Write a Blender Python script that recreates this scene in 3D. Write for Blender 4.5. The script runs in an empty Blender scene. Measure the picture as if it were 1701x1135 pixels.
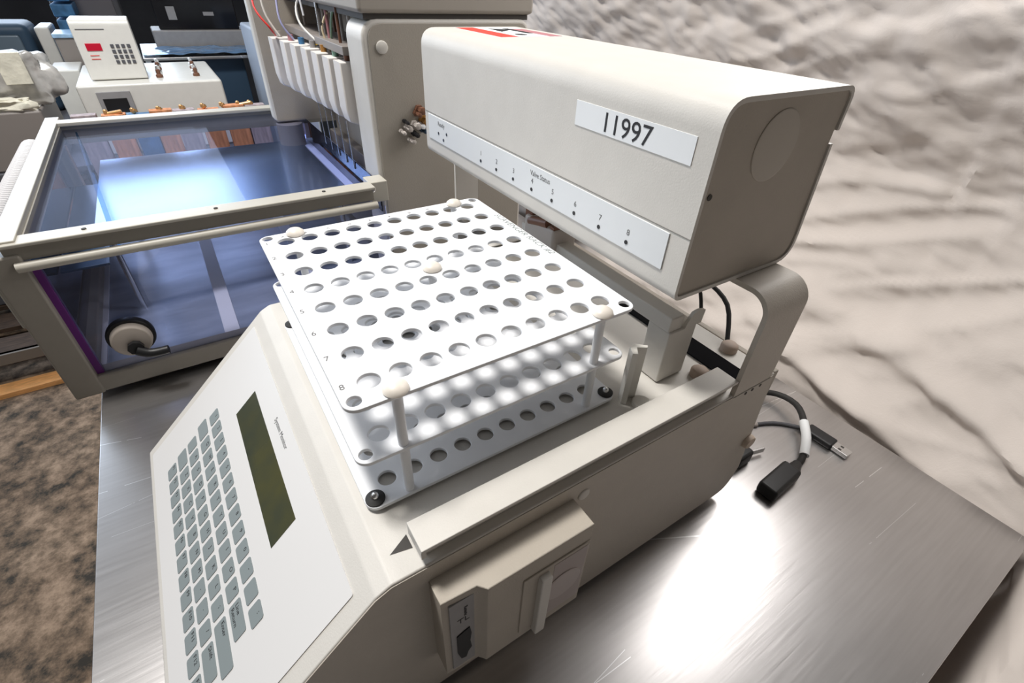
import bpy, bmesh, math, random
from mathutils import Vector, Matrix, noise

# ------------------------------------------------------------------ units
S = 0.018            # one grid unit (a hole pitch of the tube rack) in metres
Z0 = 57.0            # floor lies 57 units below the top plate of the rack
sc = bpy.context.scene
C = sc.collection
def W(x, y, z): return Vector((x * S, y * S, (z + Z0) * S))

# ------------------------------------------------------------------ camera
cam_d = bpy.data.cameras.new('camera'); cam = bpy.data.objects.new('camera', cam_d); C.objects.link(cam)
rt = Vector((0.8406012163993226, -0.5401559985843427, 0.040262789040634545))
dn = Vector((-0.29982980499161715, -0.5259287537452979, -0.7959277819140417))
fw = Vector((0.4511005243032509, 0.6569858774564862, -0.6040512178582729))
M = Matrix((rt, -dn, -fw)).transposed().to_4x4(); M.translation = W(-2.49444721, -10.96791236, 9.62908361)
cam.matrix_world = M
cam_d.sensor_width = 36.0; cam_d.lens = 797.57 / 1701 * 36.0
cam_d.clip_start = 0.01; cam_d.clip_end = 50
sc.camera = cam

# ------------------------------------------------------------------ world, lights, exposure
sc.view_settings.view_transform = 'Standard'; sc.view_settings.look = 'None'
sc.view_settings.gamma = 1.0; sc.view_settings.use_curve_mapping = False
sc.view_settings.exposure = 0.12
wd = bpy.data.worlds.new('room_light'); sc.world = wd; wd.use_nodes = True
bg = wd.node_tree.nodes['Background']; bg.inputs['Color'].default_value = (1.0, 0.93, 0.88, 1); bg.inputs['Strength'].default_value = 0.082
def area(name, loc, target, sx, sy, power, col):
    d = bpy.data.lights.new(name, 'AREA'); d.shape = 'RECTANGLE'; d.size = sx * S; d.size_y = sy * S
    d.energy = power; d.color = col
    o = bpy.data.objects.new(name, d); C.objects.link(o); o.location = W(*loc)
    v = W(*target) - W(*loc); o.rotation_euler = v.to_track_quat('-Z', 'Y').to_euler(); return o
area('ceiling_lamp', (4 - .215 * 95, 3 + .25 * 95, .94 * 95), (4, 3, -3), 18, 18, 34, (1.0, 0.97, 0.93))
area('window_light_back', (-52, 160, 38), (-2, 62, -10), 134, 76, 46, (0.72, 0.84, 1.0))
area('rear_fill_light', (-8, 56, 48), (-5, 76, -8), 26, 14, 1.6, (0.85, 0.93, 1.0))  # added fill light, brightens the fronts of the boards behind the bath
bpy.data.lights['rear_fill_light'].spread = math.radians(100)
area('window_light_right', (45.8, 7.5, 32), (14, 3, 14), 19, 38, 5.6, (1.0, 0.97, 0.95))
area('window_light_left', (-70, 30, 30), (0, 5, 0), 50, 40, 2.4, (0.9, 0.95, 1.0))

# ------------------------------------------------------------------ materials
MATS = {}
def mat(name, col, rough=0.5, metal=0.0, bump=0.0, bscale=300.0, spec=0.5, var=0.0, vscale=60.0, alpha=None, trans=0.0, ior=1.45, emis=None, stretch=(1, 1, 1), coat=0.0, col2=None):
    m = bpy.data.materials.new(name); m.use_nodes = True; nt = m.node_tree; b = nt.nodes['Principled BSDF']
    b.inputs['Base Color'].default_value = (*col, 1); b.inputs['Roughness'].default_value = rough; b.inputs['Metallic'].default_value = metal
    b.inputs['Specular IOR Level'].default_value = spec; b.inputs['Transmission Weight'].default_value = trans; b.inputs['IOR'].default_value = ior
    b.inputs['Coat Weight'].default_value = coat
    if emis: b.inputs['Emission Color'].default_value = (*emis[0], 1); b.inputs['Emission Strength'].default_value = emis[1]
    tc = nt.nodes.new('ShaderNodeTexCoord'); mp = nt.nodes.new('ShaderNodeMapping'); mp.inputs['Scale'].default_value = stretch
    nt.links.new(tc.outputs['Object'], mp.inputs['Vector'])
    if var > 0 or col2:
        n = nt.nodes.new('ShaderNodeTexNoise'); n.inputs['Scale'].default_value = vscale; n.inputs['Detail'].default_value = 6
        nt.links.new(mp.outputs['Vector'], n.inputs['Vector'])
        r = nt.nodes.new('ShaderNodeValToRGB'); r.color_ramp.elements[0].position = .33; r.color_ramp.elements[1].position = .67
        c2 = col2 if col2 else tuple(min(1, c * (1 + var)) for c in col); c1 = col if col2 else tuple(c * (1 - var) for c in col)
        r.color_ramp.elements[0].color = (*c1, 1); r.color_ramp.elements[1].color = (*c2, 1)
        nt.links.new(n.outputs['Fac'], r.inputs['Fac']); nt.links.new(r.outputs['Color'], b.inputs['Base Color'])
    if bump > 0:
        n2 = nt.nodes.new('ShaderNodeTexNoise'); n2.inputs['Scale'].default_value = bscale; n2.inputs['Detail'].default_value = 3
        nt.links.new(mp.outputs['Vector'], n2.inputs['Vector'])
        bp = nt.nodes.new('ShaderNodeBump'); bp.inputs['Strength'].default_value = bump; bp.inputs['Distance'].default_value = .001
        nt.links.new(n2.outputs['Fac'], bp.inputs['Height']); nt.links.new(bp.outputs['Normal'], b.inputs['Normal'])
    MATS[name] = m; return m
putty = mat('putty_powder_coat', (.62, .595, .55), .48, bump=.12, bscale=900, var=.02, vscale=40)
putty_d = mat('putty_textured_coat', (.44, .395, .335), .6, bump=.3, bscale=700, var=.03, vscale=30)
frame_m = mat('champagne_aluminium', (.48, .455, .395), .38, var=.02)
cream = mat('cream_enamel', (.70, .68, .63), .35, var=.02)
white = mat('white_plastic', (.84, .85, .87), .38, bump=.03)
overlay = mat('white_membrane', (.70, .69, .68), .42)
strip = mat('pale_label_film', (.72, .74, .75), .45)
paper = mat('white_label', (.80, .82, .83), .5)
keym = mat('grey_key', (.23, .265, .27), .5)
black = mat('black_plastic', (.012, .012, .013), .45)
rubber = mat('black_rubber', (.02, .019, .018), .7)
dark = mat('dark_recess', (.05, .045, .04), .7)
ink = mat('black_print', (.02, .02, .022), .6)
inkg = mat('grey_print', (.16, .16, .16), .6)
inkf = mat('faint_marker', (.25, .28, .27), .7)
ivory = mat('ivory_cap', (.80, .74, .66), .4)
steelp = mat('bright_metal', (.72, .72, .72), .25, metal=1)
lcd = mat('lcd_glass', (.035, .045, .035), .12, coat=.5, var=.35, vscale=16, col2=(.085, .08, .025))
red = mat('red_print', (.75, .07, .05), .5)
maroon = mat('faded_red_print', (.45, .20, .22), .5)
brass = mat('brass', (.72, .42, .18), .35, metal=.7)
amber = mat('amber_plastic', (.35, .17, .04), .4)
fitting = mat('nylon_fitting', (.46, .42, .39), .5)
brownf = mat('brown_fitting', (.16, .07, .04), .5)
blockw = mat('valve_block_plastic', (.78, .74, .70), .45)
purple = mat('purple_edge', (.13, .02, .18), .3)
orange = mat('orange_wood', (.80, .40, .15), .6, var=.18, vscale=30, stretch=(1, 6, 6))
wood = mat('pallet_wood', (.06, .037, .024), .8, var=.35, vscale=25, stretch=(1, 5, 5), bump=.3)
woodr = mat('crate_wood', (.62, .26, .12), .7, var=.3, vscale=20, stretch=(6, 6, 1))
woodg = mat('weathered_crate_wood', (.40, .33, .34), .7, var=.25, vscale=20, stretch=(6, 6, 1))
bluepl = mat('blue_plastic', (.05, .16, .32), .5, var=.3, vscale=40)
bluelt = mat('light_blue_plastic', (.32, .50, .70), .3, var=.3, vscale=30)
navy = mat('dark_blue_grey', (.03, .06, .10), .5)
greyb = mat('grey_enamel', (.30, .29, .29), .5, var=.05)
greyd = mat('dark_grey_enamel', (.10, .10, .11), .5)
greym = mat('mushroom_enamel', (.25, .22, .20), .5)
screen = mat('black_glass', (.006, .006, .008), .12)
redlcd = mat('red_display', (.30, .005, .02), .3, emis=((.8, .01, .04), .25))
foil = mat('silver_bag', (.52, .50, .47), .35, metal=.25, var=.2, vscale=50, bump=.5, bscale=90)
glove = mat('cream_cloth', (.72, .68, .56), .9, var=.12, bump=.6, bscale=200)
hose = mat('white_hose', (.80, .79, .80), .5)

def metal_table():
    m = bpy.data.materials.new('brushed_stainless'); m.use_nodes = True; nt = m.node_tree; b = nt.nodes['Principled BSDF']
    b.inputs['Metallic'].default_value = .92; N = nt.nodes.new; L = nt.links.new
    tc = N('ShaderNodeTexCoord'); mp = N('ShaderNodeMapping'); mp.inputs['Scale'].default_value = (3, 60, 1); mp.inputs['Rotation'].default_value = (0, 0, .10)
    L(tc.outputs['Object'], mp.inputs['Vector'])
    n = N('ShaderNodeTexNoise'); n.inputs['Scale'].default_value = 5; n.inputs['Detail'].default_value = 8; L(mp.outputs['Vector'], n.inputs['Vector'])
    n2 = N('ShaderNodeTexNoise'); n2.inputs['Scale'].default_value = 9; n2.inputs['Detail'].default_value = 6; L(tc.outputs['Object'], n2.inputs['Vector'])
    r = N('ShaderNodeValToRGB'); r.color_ramp.elements[0].position = .3; r.color_ramp.elements[1].position = .7
    r.color_ramp.elements[0].color = (.49, .475, .47, 1); r.color_ramp.elements[1].color = (.58, .565, .56, 1)
    mx = N('ShaderNodeMath'); mx.operation = 'MULTIPLY_ADD'; mx.inputs[1].default_value = .5; L(n.outputs['Fac'], mx.inputs[0])
    m2 = N('ShaderNodeMath'); m2.operation = 'MULTIPLY'; m2.inputs[1].default_value = .5; L(n2.outputs['Fac'], m2.inputs[0]); L(m2.outputs[0], mx.inputs[2])
    L(mx.outputs[0], r.inputs['Fac'])
    # thin bright scratches
    v = N('ShaderNodeTexVoronoi'); v.feature = 'DISTANCE_TO_EDGE'; v.inputs['Scale'].default_value = 1.3
    mp2 = N('ShaderNodeMapping'); mp2.inputs['Scale'].default_value = (.8, 9, 1); mp2.inputs['Rotation'].default_value = (0, 0, .15); L(tc.outputs['Object'], mp2.inputs['Vector']); L(mp2.outputs['Vector'], v.inputs['Vector'])
    lt = N('ShaderNodeMath'); lt.operation = 'LESS_THAN'; lt.inputs[1].default_value = .0016; L(v.outputs['Distance'], lt.inputs[0])
    gt = N('ShaderNodeMath'); gt.operation = 'GREATER_THAN'; gt.inputs[1].default_value = .52; L(n2.outputs['Fac'], gt.inputs[0])
    ml = N('ShaderNodeMath'); ml.operation = 'MULTIPLY'; L(lt.outputs[0], ml.inputs[0]); L(gt.outputs[0], ml.inputs[1])
    mc = N('ShaderNodeMixRGB'); mc.inputs['Color2'].default_value = (.85, .85, .85, 1); L(ml.outputs[0], mc.inputs['Fac']); L(r.outputs['Color'], mc.inputs['Color1'])
    L(mc.outputs['Color'], b.inputs['Base Color'])
    rr = N('ShaderNodeMapRange'); rr.inputs['To Min'].default_value = .25; rr.inputs['To Max'].default_value = .33; L(mx.outputs[0], rr.inputs['Value']); L(rr.outputs[0], b.inputs['Roughness'])
    bu = N('ShaderNodeBump'); bu.inputs['Strength'].default_value = .05; bu.inputs['Distance'].default_value = .001; L(n.outputs['Fac'], bu.inputs['Height']); L(bu.outputs['Normal'], b.inputs['Normal'])
    return m
steel = metal_table()

def carpet_mat():
    m = bpy.data.materials.new('speckled_floor'); m.use_nodes = True; nt = m.node_tree; b = nt.nodes['Principled BSDF']; N = nt.nodes.new; L = nt.links.new
    b.inputs['Roughness'].default_value = .9
    tc = N('ShaderNodeTexCoord')
    n = N('ShaderNodeTexNoise'); n.inputs['Scale'].default_value = 20; n.inputs['Detail'].default_value = 10; n.inputs['Roughness'].default_value = .70; L(tc.outputs['Object'], n.inputs['Vector'])
    r = N('ShaderNodeValToRGB'); e = r.color_ramp.elements
    e[0].position = .36; e[0].color = (.040, .034, .026, 1); e[1].position = .66; e[1].color = (.46, .33, .23, 1)
    x = e.new(.5); x.color = (.215, .15, .10, 1)
    L(n.outputs['Fac'], r.inputs['Fac'])
    n2 = N('ShaderNodeTexNoise'); n2.inputs['Scale'].default_value = 4; n2.inputs['Detail'].default_value = 4; L(tc.outputs['Object'], n2.inputs['Vector'])
    mc = N('ShaderNodeMixRGB'); mc.blend_type = 'MULTIPLY'; mc.inputs['Fac'].default_value = .6
    r2 = N('ShaderNodeValToRGB'); r2.color_ramp.elements[0].position = .35; r2.color_ramp.elements[0].color = (.6, .55, .5, 1); r2.color_ramp.elements[1].position = .65; r2.color_ramp.elements[1].color = (1, 1, 1, 1)
    L(n2.outputs['Fac'], r2.inputs['Fac']); L(r.outputs['Color'], mc.inputs['Color1']); L(r2.outputs['Color'], mc.inputs['Color2']); L(mc.outputs['Color'], b.inputs['Base Color'])
    return m

def glass_mat(name, col, fac):
    m = bpy.data.materials.new(name); m.use_nodes = True; nt = m.node_tree; nt.nodes.clear(); N = nt.nodes.new; L = nt.links.new
    o = N('ShaderNodeOutputMaterial'); t = N('ShaderNodeBsdfTransparent'); t.inputs['Color'].default_value = (*col, 1)
    g = N('ShaderNodeBsdfGlossy'); g.inputs['Roughness'].default_value = .03; g.inputs['Color'].default_value = (.9, .92, 1, 1)
    f = N('ShaderNodeFresnel'); f.inputs['IOR'].default_value = 1.49
    a = N('ShaderNodeMath'); a.operation = 'MULTIPLY_ADD'; a.inputs[1].default_value = fac; a.inputs[2].default_value = .01; L(f.outputs[0], a.inputs[0])
    mx = N('ShaderNodeMixShader'); L(a.outputs[0], mx.inputs[0]); L(t.outputs[0], mx.inputs[1]); L(g.outputs[0], mx.inputs[2]); L(mx.outputs[0], o.inputs['Surface'])
    return m
acrylic = glass_mat('tinted_acrylic', (.78, .79, .86), 1.0)
acrylict = glass_mat('clear_acrylic', (.84, .86, .94), .02)

def cloth_mat():
    m = bpy.data.materials.new('cotton_sheet'); m.use_nodes = True; nt = m.node_tree; b = nt.nodes['Principled BSDF']; N = nt.nodes.new; L = nt.links.new
    b.inputs['Roughness'].default_value = .85; b.inputs['Base Color'].default_value = (.60, .545, .505, 1); b.inputs['Specular IOR Level'].default_value = .2
    tc = N('ShaderNodeTexCoord'); n = N('ShaderNodeTexNoise'); n.inputs['Scale'].default_value = 11; n.inputs['Detail'].default_value = 9; n.inputs['Distortion'].default_value = .4; L(tc.outputs['Object'], n.inputs['Vector'])
    bu = N('ShaderNodeBump'); bu.inputs['Strength'].default_value = .32; bu.inputs['Distance'].default_value = .010; L(n.outputs['Fac'], bu.inputs['Height'])
    n3 = N('ShaderNodeTexNoise'); n3.inputs['Scale'].default_value = 600; L(tc.outputs['Object'], n3.inputs['Vector'])
    b3 = N('ShaderNodeBump'); b3.inputs['Strength'].default_value = .2; b3.inputs['Distance'].default_value = .0006; L(n3.outputs['Fac'], b3.inputs['Height']); L(bu.outputs['Normal'], b3.inputs['Normal'])
    L(b3.outputs['Normal'], b.inputs['Normal'])
    return m
cloth = cloth_mat()

# ------------------------------------------------------------------ mesh helpers (all coordinates in grid units)
ROOTLOC = {}
def thing(name, label, cat, base, group=None):
    o = bpy.data.objects.new(name, None); C.objects.link(o); o.location = W(*base); o.empty_display_size = .02
    o['label'] = label; o['category'] = cat
    if group: o['group'] = group
    ROOTLOC[o.name] = Vector(base); return o
def tag(o, label, cat, group=None):
    o['label'] = label; o['category'] = cat
    if group: o['group'] = group
    return o
def rootbase(p):
    while p.parent: p = p.parent
    return ROOTLOC[p.name]
class MB:
    def __init__(s): s.bm = bmesh.new()
    def _merge(s, b2):
        me = bpy.data.meshes.new('t'); b2.to_mesh(me); b2.free(); s.bm.from_mesh(me); bpy.data.meshes.remove(me)
    def box(s, x0, x1, y0, y1, z0, z1, bev=0.0, seg=2, rotz=0, xf=None):
        b = bmesh.new(); bmesh.ops.create_cube(b, size=1)
        for v in b.verts: v.co = Vector(((x0 + x1) / 2 + v.co.x * (x1 - x0), (y0 + y1) / 2 + v.co.y * (y1 - y0), (z0 + z1) / 2 + v.co.z * (z1 - z0)))
        if bev > 0: bmesh.ops.bevel(b, geom=b.edges[:], offset=bev, segments=seg, affect='EDGES', profile=.5)
        if rotz: bmesh.ops.rotate(b, verts=b.verts, cent=((x0 + x1) / 2, (y0 + y1) / 2, 0), matrix=Matrix.Rotation(rotz, 3, 'Z'))
        if xf is not None: b.transform(xf)
        s._merge(b); return s
    def cyl(s, p0, p1, r, r2=None, seg=24):
        p0 = Vector(p0); p1 = Vector(p1); d = p1 - p0; b = bmesh.new()
        bmesh.ops.create_cone(b, cap_ends=True, segments=seg, radius1=r, radius2=r if r2 is None else r2, depth=d.length)
        b.transform(Matrix.Translation((p0 + p1) / 2) @ d.to_track_quat('Z', 'Y').to_matrix().to_4x4()); s._merge(b); return s
    def lathe(s, c, prof, axis='z', seg=28):     # prof: (radius, height) pairs
        b = bmesh.new(); rings = []
        for r, h in prof:
            ring = []
            for k in range(seg):
                a = 2 * math.pi * k / seg; ring.append(b.verts.new((r * math.cos(a), r * math.sin(a), h)))
            rings.append(ring)
        for i in range(len(rings) - 1):
            for k in range(seg): b.faces.new((rings[i][k], rings[i][(k + 1) % seg], rings[i + 1][(k + 1) % seg], rings[i + 1][k]))
        b.faces.new(rings[-1]); b.faces.new(rings[0][::-1])
        if axis == '-y': b.transform(Matrix.Rotation(math.pi / 2, 4, 'X'))
        if axis == '-x': b.transform(Matrix.Rotation(-math.pi / 2, 4, 'Y'))
        b.transform(Matrix.Translation(c)); s._merge(b); return s
    def prism(s, pts, plane, lo, hi, bev=0.0, seg=2):   # plane: which axes pts span ('xz','xy','yz'); extruded along the third
        b = bmesh.new()
        def P(a, c, t): return {'xz': (a, t, c), 'xy': (a, c, t), 'yz': (t, a, c)}[plane]
        A = [b.verts.new(P(a, c, lo)) for a, c in pts]; B = [b.verts.new(P(a, c, hi)) for a, c in pts]
        f1 = b.faces.new(A); f2 = b.faces.new(B[::-1]); n = len(pts)
        for i in range(n): b.faces.new((A[i], B[i], B[(i + 1) % n], A[(i + 1) % n]))
        bmesh.ops.recalc_face_normals(b, faces=b.faces)
        if bev > 0:
            ed = [e for e in b.edges if (e in f1.edges[:] or e in f2.edges[:])]
            bmesh.ops.bevel(b, geom=ed, offset=bev, segments=seg, affect='EDGES', profile=.5)
        s._merge(b); return s
    def sheet(s, path, th, plane, lo, hi, bev=0.0):     # bent strip: path offset by th to its right side
        n = len(path); off = []
        for i in range(n):
            a = Vector(path[max(i - 1, 0)]); c = Vector(path[min(i + 1, n - 1)]); d = (c - a).normalized(); off.append((path[i][0] + d.y * th, path[i][1] - d.x * th))
        b = bmesh.new()
        def P(a, c, t): return {'xz': (a, t, c), 'xy': (a, c, t), 'yz': (t, a, c)}[plane]
        R = [[b.verts.new(P(*q, t)) for q in L] for L, t in ((path, lo), (off, lo), (off, hi), (path, hi))]
        for j in range(4):
            for i in range(n - 1): b.faces.new((R[j][i], R[j][i + 1], R[(j + 1) % 4][i + 1], R[(j + 1) % 4][i]))
        b.faces.new([R[j][0] for j in range(4)]); b.faces.new([R[j][-1] for j in range(4)][::-1])
        bmesh.ops.recalc_face_normals(b, faces=b.faces); s._merge(b); return s
    def tube(s, pts, r, seg=10, smooth=4, r_end=None):
        P = [Vector(p) for p in pts]
        if smooth and len(P) > 2:
            Q = []
            for i in range(len(P) - 1):
                p0 = P[max(i - 1, 0)]; p1 = P[i]; p2 = P[i + 1]; p3 = P[min(i + 2, len(P) - 1)]
                for k in range(smooth):
                    t = k / smooth; Q.append(.5 * ((2 * p1) + (-p0 + p2) * t + (2 * p0 - 5 * p1 + 4 * p2 - p3) * t * t + (-p0 + 3 * p1 - 3 * p2 + p3) * t ** 3))
            Q.append(P[-1]); P = Q
        b = bmesh.new(); rings = []; up = Vector((0, 0, 1))
        for i, p in enumerate(P):
            d = (P[min(i + 1, len(P) - 1)] - P[max(i - 1, 0)]).normalized(); u = up if abs(d.dot(up)) < .95 else Vector((1, 0, 0))
            a = d.cross(u).normalized(); c = a.cross(d); rr = r if r_end is None else r + (r_end - r) * i / (len(P) - 1)
            rings.append([b.verts.new(p + (a * math.cos(2 * math.pi * k / seg) + c * math.sin(2 * math.pi * k / seg)) * rr) for k in range(seg)])
        for i in range(len(rings) - 1):
            for k in range(seg): b.faces.new((rings[i][k], rings[i][(k + 1) % seg], rings[i + 1][(k + 1) % seg], rings[i + 1][k]))
        b.faces.new(rings[0][::-1]); b.faces.new(rings[-1]); bmesh.ops.recalc_face_normals(b, faces=b.faces); s._merge(b); return s
    def poly(s, quads):
        vs = {}
        for q in quads: s.bm.faces.new([s.bm.verts.new(p) for p in q])
        return s
    def xf(s, m): s.bm.transform(m); return s
    def build(s, name, m, parent=None, smooth=True):
        base = rootbase(parent) if parent else None
        if base is None:
            xs = [v.co for v in s.bm.verts]; base = Vector((sum(v.x for v in xs) / len(xs), sum(v.y for v in xs) / len(xs), min(v.z for v in xs)))
        for v in s.bm.verts: v.co = (v.co - base) * S
        me = bpy.data.meshes.new(name); s.bm.to_mesh(me); s.bm.free(); me.materials.append(m)
        o = bpy.data.objects.new(name, me); C.objects.link(o)
        if parent: o.parent = parent
        else: o.location = W(*base)
        if smooth:
            for p in me.polygons: p.use_smooth = True
            me.set_sharp_from_angle(angle=math.radians(50))
            if len(me.polygons) < 20000:
                wn = o.modifiers.new('face_weighted_normals', 'WEIGHTED_NORMAL'); wn.keep_sharp = True; wn.weight = 100
        return o
def rrect(x0, x1, y0, y1, r, n=8):
    rs = r if isinstance(r, (tuple, list)) else (r, r, r, r)     # corners: x1y1, x0y1, x0y0, x1y0
    out = []
    for (cx, cy, sx, sy, a0), rr in zip(((x1, y1, 1, 1, 0), (x0, y1, -1, 1, 90), (x0, y0, -1, -1, 180), (x1, y0, 1, -1, 270)), rs):
        for k in range(n + 1):
            a = math.radians(a0 + 90 * k / n); out.append((cx - sx * rr + rr * math.cos(a), cy - sy * rr + rr * math.sin(a)))
    return out
def roundpoly(pts, rad, n=6):
    out = []; N_ = len(pts)
    for i, p in enumerate(pts):
        r = rad[i] if isinstance(rad, (list, tuple)) else rad
        p = Vector(p); a = Vector(pts[i - 1]) - p; b = Vector(pts[(i + 1) % N_]) - p
        if r <= 0: out.append(tuple(p)); continue
        ang = a.angle(b); t = min(r / math.tan(ang / 2), a.length * .49, b.length * .49); q0 = p + a.normalized() * t; q1 = p + b.normalized() * t
        for k in range(n + 1):
            u = k / n; out.append(tuple(q0 * (1 - u) ** 2 + p * 2 * u * (1 - u) + q1 * u * u))
    return out
def circ(cx, cy, r, n=32): return [(cx + r * math.cos(2 * math.pi * k / n), cy + r * math.sin(2 * math.pi * k / n)) for k in range(n)]
def curve_mesh(cu):
    o = bpy.data.objects.new('t', cu); C.objects.link(o); dg = bpy.context.evaluated_depsgraph_get(); dg.update()
    me = bpy.data.meshes.new_from_object(o.evaluated_get(dg)); bpy.data.objects.remove(o); bpy.data.curves.remove(cu); return me
def plate(loops, z0, z1, bev=.02):
    cu = bpy.data.curves.new('t', 'CURVE'); cu.dimensions = '2D'; cu.fill_mode = 'BOTH'; cu.extrude = (z1 - z0) / 2 - bev; cu.bevel_depth = bev; cu.bevel_resolution = 1; cu.offset = -bev
    for L in loops:
        sp = cu.splines.new('POLY'); sp.points.add(len(L) - 1); sp.use_cyclic_u = True
        for p, q in zip(sp.points, L): p.co = (q[0], q[1], 0, 1)
    me = curve_mesh(cu); mb = MB(); mb.bm.from_mesh(me); bpy.data.meshes.remove(me); mb.xf(Matrix.Translation((0, 0, (z0 + z1) / 2))); return mb
def text(mb, body, origin, xdir, ydir, size, depth=.012, sx=1.0, align='LEFT', shear=0):
    cu = bpy.data.curves.new('t', 'FONT'); cu.body = body; cu.size = size; cu.extrude = depth; cu.align_x = align; cu.resolution_u = 3; cu.shear = shear
    me = curve_mesh(cu); b = bmesh.new(); b.from_mesh(me); bpy.data.meshes.remove(me)
    x = Vector(xdir).normalized(); y = Vector(ydir).normalized(); z = x.cross(y)
    m = Matrix((x * sx, y, z)).transposed().to_4x4(); m.translation = Vector(origin); b.transform(m); mb._merge(b); return mb
def struct(o): o['kind'] = 'structure'; return o

# ------------------------------------------------------------------ the room
fl = MB().box(-160, 90, -60, 260, -58, -57).build('floor', carpet_mat()); struct(fl)
wl = MB().box(-160, 120, 232, 236, -57, 90).build('wall_back', mat('dim_wall', (.07, .08, .10), .8, var=.2, vscale=4)); struct(wl)

# backdrop sheet behind the table
def cloth_d(y, z):
    d = 0.0
    d += .9 * noise.noise(Vector((y * .05, z * .07, 3.1)))
    d += .50 * noise.noise(Vector((y * .13 + z * .10, z * .24 - y * .10, 1.7)))
    d += .16 * (abs(noise.noise(Vector((y * .34 + z * .2, z * .62 - y * .30, 5.0)))) * 2 - .5)
    d += .05 * noise.noise(Vector((y * .9, z * 1.3 - y * .6, 9.0)))
    k_ = 1 - min(1, max(0, (z + 4) / 5)); d += (.25 + .3 * k_) * (1 - 2.2 * abs(noise.noise(Vector((y * .10 + z * .03, z * .42 + y * .16, 21.0)))))
    d += .3 * (1 - k_) * (1 - 2 * abs(noise.noise(Vector((y * .22 + z * .12, z * .30 - y * .17, 31.0)))))
    d += .13 * (1 - 2.4 * abs(noise.noise(Vector((y * .36 + z * .2, z * .95 - y * .5, 41.0)))))
    def crease(y0, z0, y1, z1, w):
        ax, az = y1 - y0, z1 - z0; L = math.hypot(ax, az); ax /= L; az /= L
        t = (y - y0) * ax + (z - z0) * az; n_ = -(y - y0) * az + (z - z0) * ax
        e = 1.0 if 0 <= t <= L else math.exp(-((min(abs(t), abs(t - L))) / 1.5) ** 2)
        return e, n_ / w
    for c, k in (((26, -1.0, -14, -1.9), .16), ((1.2, 12, .0, -1.2), -.14), ((.0, -1.2, -1.9, -8.6), -.18), ((-3.3, -2.1, -3.8, -7.6), -.15)):   # pressed fold lines
        e, n_ = crease(*c, .5); d += k * e * n_ * math.exp(-n_ * n_) * 1.6
    for c, k, w in (((9, -9.5, -14, -12.8), .55, .7), ((5, -15, -3, -10.8), .6, .7), ((-4, -10.5, -16, -13.6), .7, .7), ((6, -12.8, -4, -14.6), .5, .6), ((22, 5, -1, 9), .5, 1.2), ((12, -3.5, 1, -1.6), .35, .5), ((2, -13.6, -16, -17.0), .7, .8), ((3, 1, 20, 8.5), .35, .9), ((14, -8, 2, -6.2), .35, .6)):
        e, n_ = crease(*c, w); d += k * e * math.exp(-n_ * n_)
    return d
def cloth_x(z):
    if z < -15.5: return 33.3 + min(3, max(0, (-17 - z) * .12))
    if z < -1.5: return 33.3 + (z + 15.5) * .80
    return 44.5 - (z + 1.5) * .17
mb = MB(); ny, nz = 330, 250
ys = [-66 + 142 * i / ny for i in range(ny + 1)]; zs = [-56.6 + 30 * j / 50 for j in range(50)] + [-26.6 + 38.6 * j / 200 for j in range(201)]
grid = []
for z in zs:
    row = []
    xb = sum(cloth_x(z + o_) for o_ in (-1.0, -.5, 0, .5, 1.0)) / 5
    for y in ys:
        x = xb - cloth_d(y, z)
        if z < -15.5: sw = min(1, max(0, (-15.6 - y) / 1.6)); x -= sw * min(50, (-15.5 - z) * 3.2) - .3 * noise.noise(Vector((y * .3, z * .3, 4))) * sw
        if z < -20: x += .5 * math.sin(y * .35 + z * .02) * min(1, (-20 - z) / 10)
        row.append(mb.bm.verts.new((max(x, 32.3) if y > -15.8 else x, y, z)))
    grid.append(row)
for j in range(len(zs) - 1):
    for i in range(ny): mb.bm.faces.new((grid[j][i], grid[j][i + 1], grid[j + 1][i + 1], grid[j + 1][i]))
ck = mb.build('backdrop_sheet', cloth); so = ck.modifiers.new('thickness', 'SOLIDIFY'); so.thickness = .0012; so.offset = -1
tag(ck, 'wrinkled beige cotton sheet hanging behind the steel table', 'sheet')

# ------------------------------------------------------------------ steel table
T = thing('steel_table', 'scratched stainless steel worktable carrying both putty coloured instruments', 'table', (10, 20, -57))
MB().box(-12.7, 31.7, -15.0, 63, -15.35, -15.0, .06).box(-12.7, -12.4, -15, 63, -17.2, -15.3).box(31.4, 31.7, -15, 63, -17.2, -15.3).box(-12.7, 31.7, -15, -14.7, -17.2, -15.3).box(-12.7, 31.7, 62.7, 63, -17.2, -15.3).build('tabletop', steel, T)
for x in (-10.5, 29.5):
    for y in (-12.8, 60.8): MB().cyl((x, y, -57), (x, y, -15.3), .9).build('leg', steelp, T)

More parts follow.
